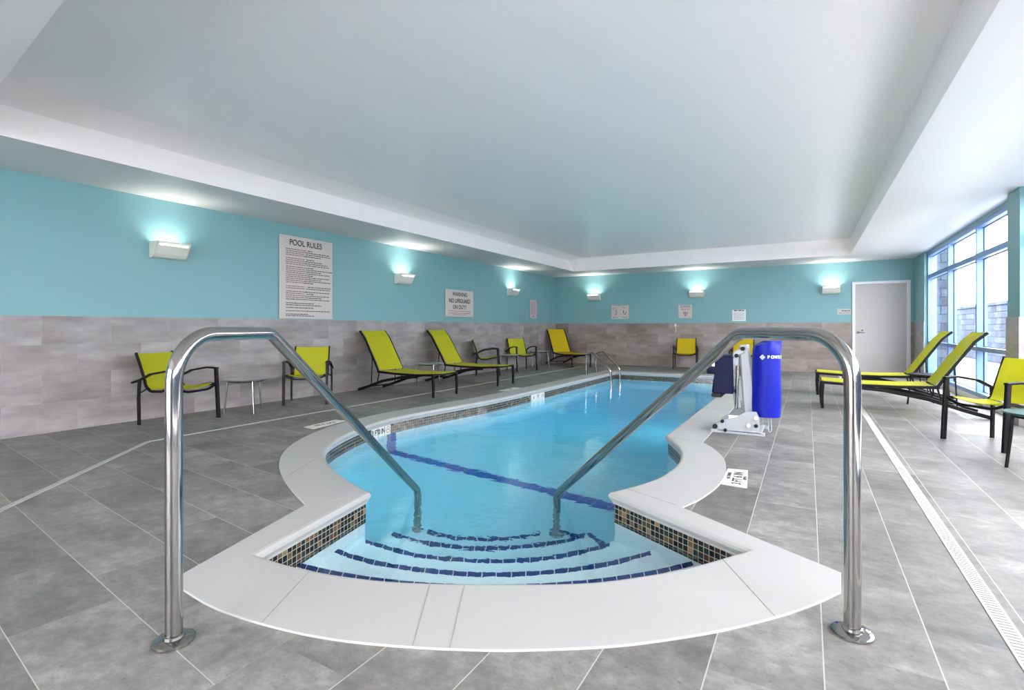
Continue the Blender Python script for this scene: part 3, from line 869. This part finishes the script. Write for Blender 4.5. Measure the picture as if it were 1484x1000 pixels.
def sconce(x, y, z, rz, label):
    o = place(sc0, x, y, rz, label, 'wall lamp', 'white up-lighting wall sconces'); o.location.z = z
    l = bpy.data.objects.new('sconce_bulb', ld); COL.objects.link(l); l.parent = o; l.location = (.125, 0, .05); l.rotation_euler = (R(180), 0, 0)
    return o
sconce(XL, 3.33, 2.04, 0, 'white wall sconce on the left wall, nearest one, left of the pool rules board')
sconce(XL, 7.55, 2.04, 0, 'white wall sconce on the left wall right of the pool rules board')
sconce(XL, 11.80, 2.04, 0, 'white wall sconce on the left wall nearest the corner')
sconce(-5.56, YB, 2.01, R(-90), 'white wall sconce on the far wall nearest the corner')
sconce(-2.60, YB, 2.01, R(-90), 'white wall sconce in the middle of the far wall')
sconce(.50, YB, 2.01, R(-90), 'white wall sconce on the far wall left of the door')
sconce(XL, -.9, 2.04, 0, 'white wall sconce on the left wall beside the camera')  # this one and the next two are unseen, added to brighten the room
for i, x in enumerate((-6.0, .5)):
    sconce(x, YN, 2.01, R(90), ['white wall sconce on the wall behind the camera, left', 'white wall sconce on the wall behind the camera, right'][i])

# ------------------------------------------------------------------ signs
def board(name, axis, c, w, h, z0, m, label, cat='sign'):
    """axis 'y': on the left wall, c = centre y ; axis 'x': on the far wall, c = centre x. local x runs to the reader's right"""
    if axis == 'y': root = empty(name, (XL+.0125, c, z0), R(90), label=label, cat=cat)
    else: root = empty(name, (c, YB-.0125 if z0 < WT else YB, z0), 0, label=label, cat=cat)
    # local -y faces the room
    s_ = -1
    bm = BM(); box(bm, -w/2, w/2, -.008, .0, 0, h, bev=.002); link('panel', bm, m, root)
    return root
def write(root, s_, size, x, z, m, bold=.0, sx=1):
    return text(s_, size, m, (x, -.009, z), (R(90), 0, 0), root, bold=bold, sx=sx)
def scribble(root, x0, x1, z, m, hh=.012, name='fine_print', seed=0):
    rn = random.Random(seed); bm = BM(); x = x0
    while x < x1 - .01:
        w = rn.uniform(.02, .07); e = min(x + w, x1); box(bm, x, e, -.0092, -.008, z, z+hh*rn.uniform(.7, 1)); x = e + .012
    return bm
rules = board('pool_rules_sign', 'y', 5.37, .99, 1.27, 1.235, M['paper'], 'tall beige board headed POOL RULES with dense small print on the left wall')
write(rules, 'POOL RULES', .125, -.02, 1.17, M['ink'], .002, .85)
bm = BM(); rn = random.Random(3)
rowsz = [1.07, 1.04, 1.01, .98, .93, .90, .87, .84, .80, .77, .74, .71, .68, .65, .62, .59, .56, .50, .47, .42, .39, .36, .33, .30, .24, .21, .17, .12, .07, .045]
for part, mm in ((0, M['red']), (1, M['ink'])):
    bm = BM()
    for i, z in enumerate(rowsz):
        end = rn.choice([.43, .44, .40, .25, .42]) if i % 4 else .1
        if z < .2: end = [.42, .02, .1][i % 3]
        x = -.38
        while x < end:
            e = x + rn.uniform(.02, .06)
            isred = x < -.05 and z > .3
            if isred == (part == 0): box(bm, x, e, -.0094, -.0078, z-.006, z+.006)
            x = e + .01
    link('fine_print', bm, mm, rules, kind='stuff')
s = board('lifeguard_sign', 'y', 9.47, 1.08, .60, 1.345, M['paper'], 'square beige board reading no lifeguard on duty on the left wall')
write(s, 'WARNING', .13, 0, .50, M['ink'], .002, .9); write(s, 'NO LIFEGUARD', .13, 0, .35, M['ink'], .003, .9); write(s, 'ON DUTY', .13, 0, .21, M['ink'], .002, .9)
for z, a in ((.115, .42), (.07, .42), (.035, .25)):
    link('fine_print', scribble(s, -a, a, z, None, .014, seed=int(z*1000)), M['red'], s, kind='stuff')
s = board('notice', 'y', 13.07, .42, .53, 1.36, M['pink'], 'narrow pinkish notice on the left wall close to the corner')
for k_ in range(10): 
    link('fine_print', scribble(s, -.15, .15, .12+k_*.037, None, .012, seed=k_), M['red'], s, kind='stuff')
bm = BM(); lathe(bm, [(0, 0), (.022, 0), (.022, .002), (0, .002)], 16); bmesh.ops.transform(bm, matrix=Matrix.Translation((0, -.0078, .06)) @ Matrix.Rotation(R(90), 4, 'X'), verts=bm.verts[:]); link('black_dot', bm, M['ink'], s)
s = board('pictogram_sign', 'x', -4.77, .52, .41, 1.35, M['paper'], 'beige far wall board with two columns of black pictograms')
for z, w in ((.385, .2),): link('heading', scribble(s, -w, w, z, None, .012, seed=4), M['ink'], s)
bm = BM(); rn = random.Random(5)
for k_ in range(7):
    x, z = -.15 + rn.uniform(-.05, .05), .10 + k_*.03
    sweep(bm, [(x-.02, -.009, z), (x+.02, -.009, z+.02)], .006, n=6, ref=(0, 1, 0))
link('pictogram', bm, M['ink'], s)
bm = BM()
for x, z, r_ in ((.10, .20, .035), (.14, .13, .03), (.09, .15, .022), (.18, .17, .02)):
    sweep(bm, [(x, -.0095, z), (x+.01, -.0095, z+.04)], r_*.8, .002, ref=(1, 0, 0))
link('pictogram', bm, M['ink'], s)
for x in (-.15, .13):
    link('caption', scribble(s, x-.07, x+.07, .32, None, .016, seed=9), M['red'], s); link('caption', scribble(s, x-.07, x+.07, .04, None, .016, seed=8), M['ink'], s)
s = board('safety_notice', 'x', -2.92, .36, .365, 1.355, M['paper'], 'small beige square notice on the far wall below the middle sconce')
for z in (.33, .30): link('heading', scribble(s, -.13, .15, z, None, .014, seed=int(z*100)), M['ink'], s)
for z in (.26, .235): link('fine_print', scribble(s, -.11, .13, z, None, .01, seed=int(z*100)), M['red'], s, kind='stuff')
bm = BM(); sweep(bm, [(-.05, -.0095, .18), (.0, -.0095, .06)], .008, n=6); sweep(bm, [(.0, -.0095, .17), (.04, -.0095, .07)], .008, n=6); sweep(bm, [(.05, -.0095, .17), (.07, -.0095, .12)], .008, n=6)
link('pictogram', bm, M['ink'], s)
s = board('lift_notice', 'x', -1.555, .33, .30, 1.265, M['paperw'], 'white far wall notice with a black heading, right of the beige ones')
link('heading', scribble(s, -.12, .13, .265, None, .03, seed=2), M['ink'], s)
for z in (.21, .17, .13, .09, .05): link('fine_print', scribble(s, -.12, .12, z, None, .01, seed=int(z*1000)), M['red'], s, kind='stuff')
s = board('door_sign', 'x', .76, .28, .14, 1.41, M['door'], 'small grey plate on the far wall left of the door')
link('lettering_line', scribble(s, -.05, .12, .08, None, .02, seed=11), M['ink'], s); link('lettering_line', scribble(s, -.1, .12, .03, None, .01, seed=12), M['ink'], s)
bm = BM(); box(bm, -.035, .035, -.014, 0, 0, .11, bev=.004); bm2 = BM(); box(bm2, -.008, .008, -.016, -.013, .035, .075)
o = empty('wall_outlet', (XL+.012, 13.53, .5), R(90), label='small dark power outlet low on the left wall behind the corner table', cat='outlet')
link('cover_plate', bm, M['brushed'], o); link('socket', bm2, M['rubber'], o)
o = empty('wall_hook', (-3.18, YB-.012, .96), 0, label='small white hook and tag hanging on the grey far wall tiles', cat='hook')
bm = BM(); sweep(bm, fillet([(0, -.003, .22), (0, -.03, .2), (.02, -.03, .10), (.005, -.01, .0)], .02), .007, n=8); link('hook', bm, M['white'], o, smooth=True)
bm = BM(); box(bm, -.03, .03, -.008, 0, .17, .235, bev=.003); link('hook_plate', bm, M['white'], o)

# ------------------------------------------------------------------ pool lift
lf = empty('pool_lift', (-.62, 5.95, 0), 0, label='white pool lift with navy seat and royal blue cover on the right coping', cat='pool lift')
bm = BM()
box(bm, -.26, .25, -.24, -.20, .0, .035, bev=.004); box(bm, -.26, .25, .20, .24, 0, .035, bev=.004); box(bm, -.20, .22, -.24, .24, .02, .04, bev=.004)
link('base_frame', bm, M['liftwhite'], lf)
for y in (-.225, .185):
    bm = BM()
    poly = [(-.20, .03), (-.22, .08), (-.15, .13), (-.02, .17), (.08, .24), (.17, .24), (.20, .17), (.20, .03)]
    a = [bm.verts.new((x, y, z)) for x, z in poly]; b = [bm.verts.new((x, y+.03, z)) for x, z in poly]
    bm.faces.new(a); bm.faces.new(b[::-1])
    for i in range(len(poly)): j = (i+1) % len(poly); bm.faces.new([a[i], a[j], b[j], b[i]])
    sp = link('side_plate', bm, M['liftwhite'], lf)
for x, z, r_, m_ in ((-.22, .06, .024, 'rubber'), (-.15, .12, .018, 'rubber'), (-.12, .03, .018, 'rubber'), (.10, .10, .02, 'brushed'), (.17, .18, .02, 'brushed'), (.17, .10, .018, 'rubber')):
    bm = BM(); lathe(bm, [(0, 0), (r_, 0), (r_, .02), (0, .02)], 16)
    bmesh.ops.transform(bm, matrix=Matrix.Translation((x, -.225, z)) @ Matrix.Rotation(R(90), 4, 'X'), verts=bm.verts[:]); link('bolt', bm, M[m_], lf, smooth=True)
bm = BM(); box(bm, -.10, .02, -.20, -.12, .12, .19, bev=.01); link('actuator_box', bm, M['brushed'], lf)
bm = BM(); sweep(bm, [(.11, 0, .08), (.09, 0, .30), (.035, 0, .915)], .12, .13, ref=(0, 1, 0), scale=[1.1, 1.05, .72]); link('mast', bm, M['liftwhite'], lf)
bm = BM(); sweep(bm, [(.16, -.02, .06), (.14, -.02, .36)], .10, .05, ref=(0, 1, 0)); link('mast_brace', bm, M['liftwhite'], lf)
bm = BM(); sweep(bm, fillet([(.035, -.05, .86), (-.04, -.055, .82), (-.05, -.06, .52), (-.02, -.05, .25)], .04), .05, .06, ref=(0, 1, 0)); link('lift_arm', bm, M['liftwhite'], lf)
bm = BM(); sweep(bm, [(-.015, -.10, .70), (-.03, -.10, .24)], .016, n=12); link('actuator_rod', bm, M['steel'], lf, smooth=True)
for x, z in ((.03, .875), (-.03, .80)):
    bm = BM(); lathe(bm, [(0, 0), (.022, 0), (.022, .02), (0, .02)], 16)
    bmesh.ops.transform(bm, matrix=Matrix.Translation((x, -.065, z)) @ Matrix.Rotation(R(90), 4, 'X'), verts=bm.verts[:]); link('pivot_bolt', bm, M['rubber'], lf)
bm = BM(); box(bm, -.095, -.045, -.12, -.06, .44, .77, bev=.006); link('seat_bracket', bm, M['liftwhite'], lf)
# seat : back pad in the x z plane, slanted
bm = BM()
poly = [(-.20, .80), (-.06, .805), (-.045, .40), (-.10, .40), (-.27, .39), (-.24, .62), (-.235, .75)]
a = [bm.verts.new((x, -.16, z)) for x, z in poly]; b = [bm.verts.new((x, .24, z)) for x, z in poly]
bm.faces.new(a); bm.faces.new(b[::-1])
for i in range(len(poly)): j = (i+1) % len(poly); bm.faces.new([a[i], a[j], b[j], b[i]])
bmesh.ops.bevel(bm, geom=bm.edges[:], offset=.018, segments=3, affect='EDGES')
link('seat', bm, M['navy'], lf, smooth=True)
bm = BM(); box(bm, -.32, -.21, -.14, .20, .60, .675, bev=.015); link('armrest', bm, M['navy'], lf, smooth=True)
bm = BM(); sweep(bm, fillet([(-.27, .02, .66), (-.28, .02, .77), (-.20, .02, .80)], .03), .03, .04); link('armrest_bracket', bm, M['brushed'], lf)
bm = BM(); box(bm, -.27, -.17, -.15, .18, .355, .40, bev=.01); link('seat_edge', bm, M['rubber'], lf)
# cover
bm = BM(); n = 48; rings = []
cxx, cyy = .245, -.02
hs = [.175, .20, .30, .42, .55, .66, .74, .80, .85, .90, .94, .96]
rn = random.Random(11)
for h in hs:
    t = (h-.175)/.785
    ring = []
    for k_ in range(n):
        a_ = 2*math.pi*k_/n
        rx, ry = .138, .118
        fold = 0
        if h > .6: fold += (.012*math.sin(3*a_ + h*14) + .008*math.sin(5*a_ - h*20)) * max(0, h-.82)/.14
        fold += .004*math.sin(2*a_ + h*6)
        s_ = 1.0 if h > .2 else .96
        if h > .93: s_ = .93
        z = h
        if h > .85: z = h - .06*max(0, -math.cos(a_-.3)) * (h-.85)/.1 
        ring.append(bm.verts.new((cxx + (rx+fold)*s_*math.cos(a_) + .008*t, cyy + (ry+fold)*s_*math.sin(a_), z)))
    rings.append(ring)
for a, b in zip(rings, rings[1:]):
    for k_ in range(n): bm.faces.new([a[k_], a[(k_+1) % n], b[(k_+1) % n], b[k_]])
bm.faces.new(rings[-1]); bm.faces.new(rings[0][::-1])
cov = link('battery_cover', bm, M['royal'], lf, smooth=True)
# logo on the cover facing the camera
def on_cover(x_ang, z, size, body=None, dia=False):
    a_ = x_ang; r_ = .1435
    px_, py_ = cxx + .004 + r_*math.cos(a_), cyy + (r_-.019)*math.sin(a_)
    if dia:
        bm = BM()
        for k_ in range(2):
            s1 = size*(1-.45*k_); s2 = size*(.72-.5*k_)
            P4 = [(0, s1), (s1, 0), (0, -s1), (-s1, 0)]; Q4 = [(0, s2), (s2, 0), (0, -s2), (-s2, 0)]
            for i in range(4):
                j = (i+1) % 4; bm.faces.new([bm.verts.new((p_[0], 0, p_[1])) for p_ in (P4[i], P4[j], Q4[j], Q4[i])])
        o = link('diamond_logo', bm, M['logo'], cov)
        o.location = (px_, py_-.004, z); o.rotation_euler = (0, 0, a_ + R(90))
    else:
        t_ = text(body, size, M['logo'], (px_, py_-.007, z), (R(90), 0, a_ + R(90)), cov, bold=.002, sx=.95)
on_cover(R(-101), .795, .027, dia=True)
for i, ch in enumerate('POWER'): on_cover(R(-78 + i*15), .797, .042, ch)
bm = BM(); sweep(bm, fillet([(.27, -.03, .18), (.27, -.03, .03), (.285, -.03, .01), (.30, -.03, .03), (.29, -.03, .18)], .02), .005, n=8); link('cable_loop', bm, M['liftwhite'], lf, smooth=True)

# ------------------------------------------------------------------ outside
struct('outdoor_ground', [(2.31, 60, -30, 80, -.15, -.05), (-30, 2.6, -30, YN-.15, -.15, -.05)], M['pave'])
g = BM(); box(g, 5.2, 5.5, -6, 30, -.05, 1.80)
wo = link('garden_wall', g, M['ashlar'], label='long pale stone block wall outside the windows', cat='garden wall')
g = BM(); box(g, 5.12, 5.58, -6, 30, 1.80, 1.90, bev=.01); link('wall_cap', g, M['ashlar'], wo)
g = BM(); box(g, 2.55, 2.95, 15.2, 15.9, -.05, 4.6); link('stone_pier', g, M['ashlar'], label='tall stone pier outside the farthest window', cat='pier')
def tree(x, y, h, label, seed):
    rn = random.Random(seed); root = empty('bare_tree', (x, y, -.05), label=label, cat='tree', group='leafless trees beyond the garden wall')
    bm = BM(); bb = BM()
    def br(p, d, L, r, dep, tgt):
        q = p + d*L; sweep(tgt, [p, p.lerp(q, .5) + Vector((rn.uniform(-.05, .05), rn.uniform(-.05, .05), 0))*L, q], r, n=6, scale=[1, .85, .65], ref=(0, 1, .1))
        if dep == 0: return
        for _ in range(3):
            nd = (d + Vector((rn.uniform(-.7, .7), rn.uniform(-.7, .7), rn.uniform(-.1, .6)))).normalized()
            br(q.lerp(p, rn.uniform(0, .4)), nd, L*rn.uniform(.6, .8), r*.6, dep-1, bb)
    br(Vector((0, 0, 0)), Vector((0, 0, 1)), h*.35, .09, 4, bm)
    link('trunk', bm, M['bark'], root); link('branches', bb, M['bark'], root)
tree(9.5, 28, 4.6, 'leafless tree seen through the middle window bay', 1)
tree(9.0, 21, 4.4, 'leafless tree seen through the nearest window bay', 2)
tree(11, 25, 4.0, 'leafless tree farther off between the window bays', 3)
lp = empty('street_lamp', (9.3, 22.0, -.05), label='teal street lamp head seen through the nearest window', cat='street lamp')
bm = BM(); sweep(bm, fillet([(1.1, 0, 0), (1.1, 0, 3.6), (.2, 0, 3.5)], .2), .05, n=10); link('pole', bm, M['lampteal'], lp, smooth=True)
bm = BM(); box(bm, -.6, .5, -.2, .2, 3.40, 3.60, bev=.04); link('lamp_head', bm, M['lampteal'], lp, smooth=True)
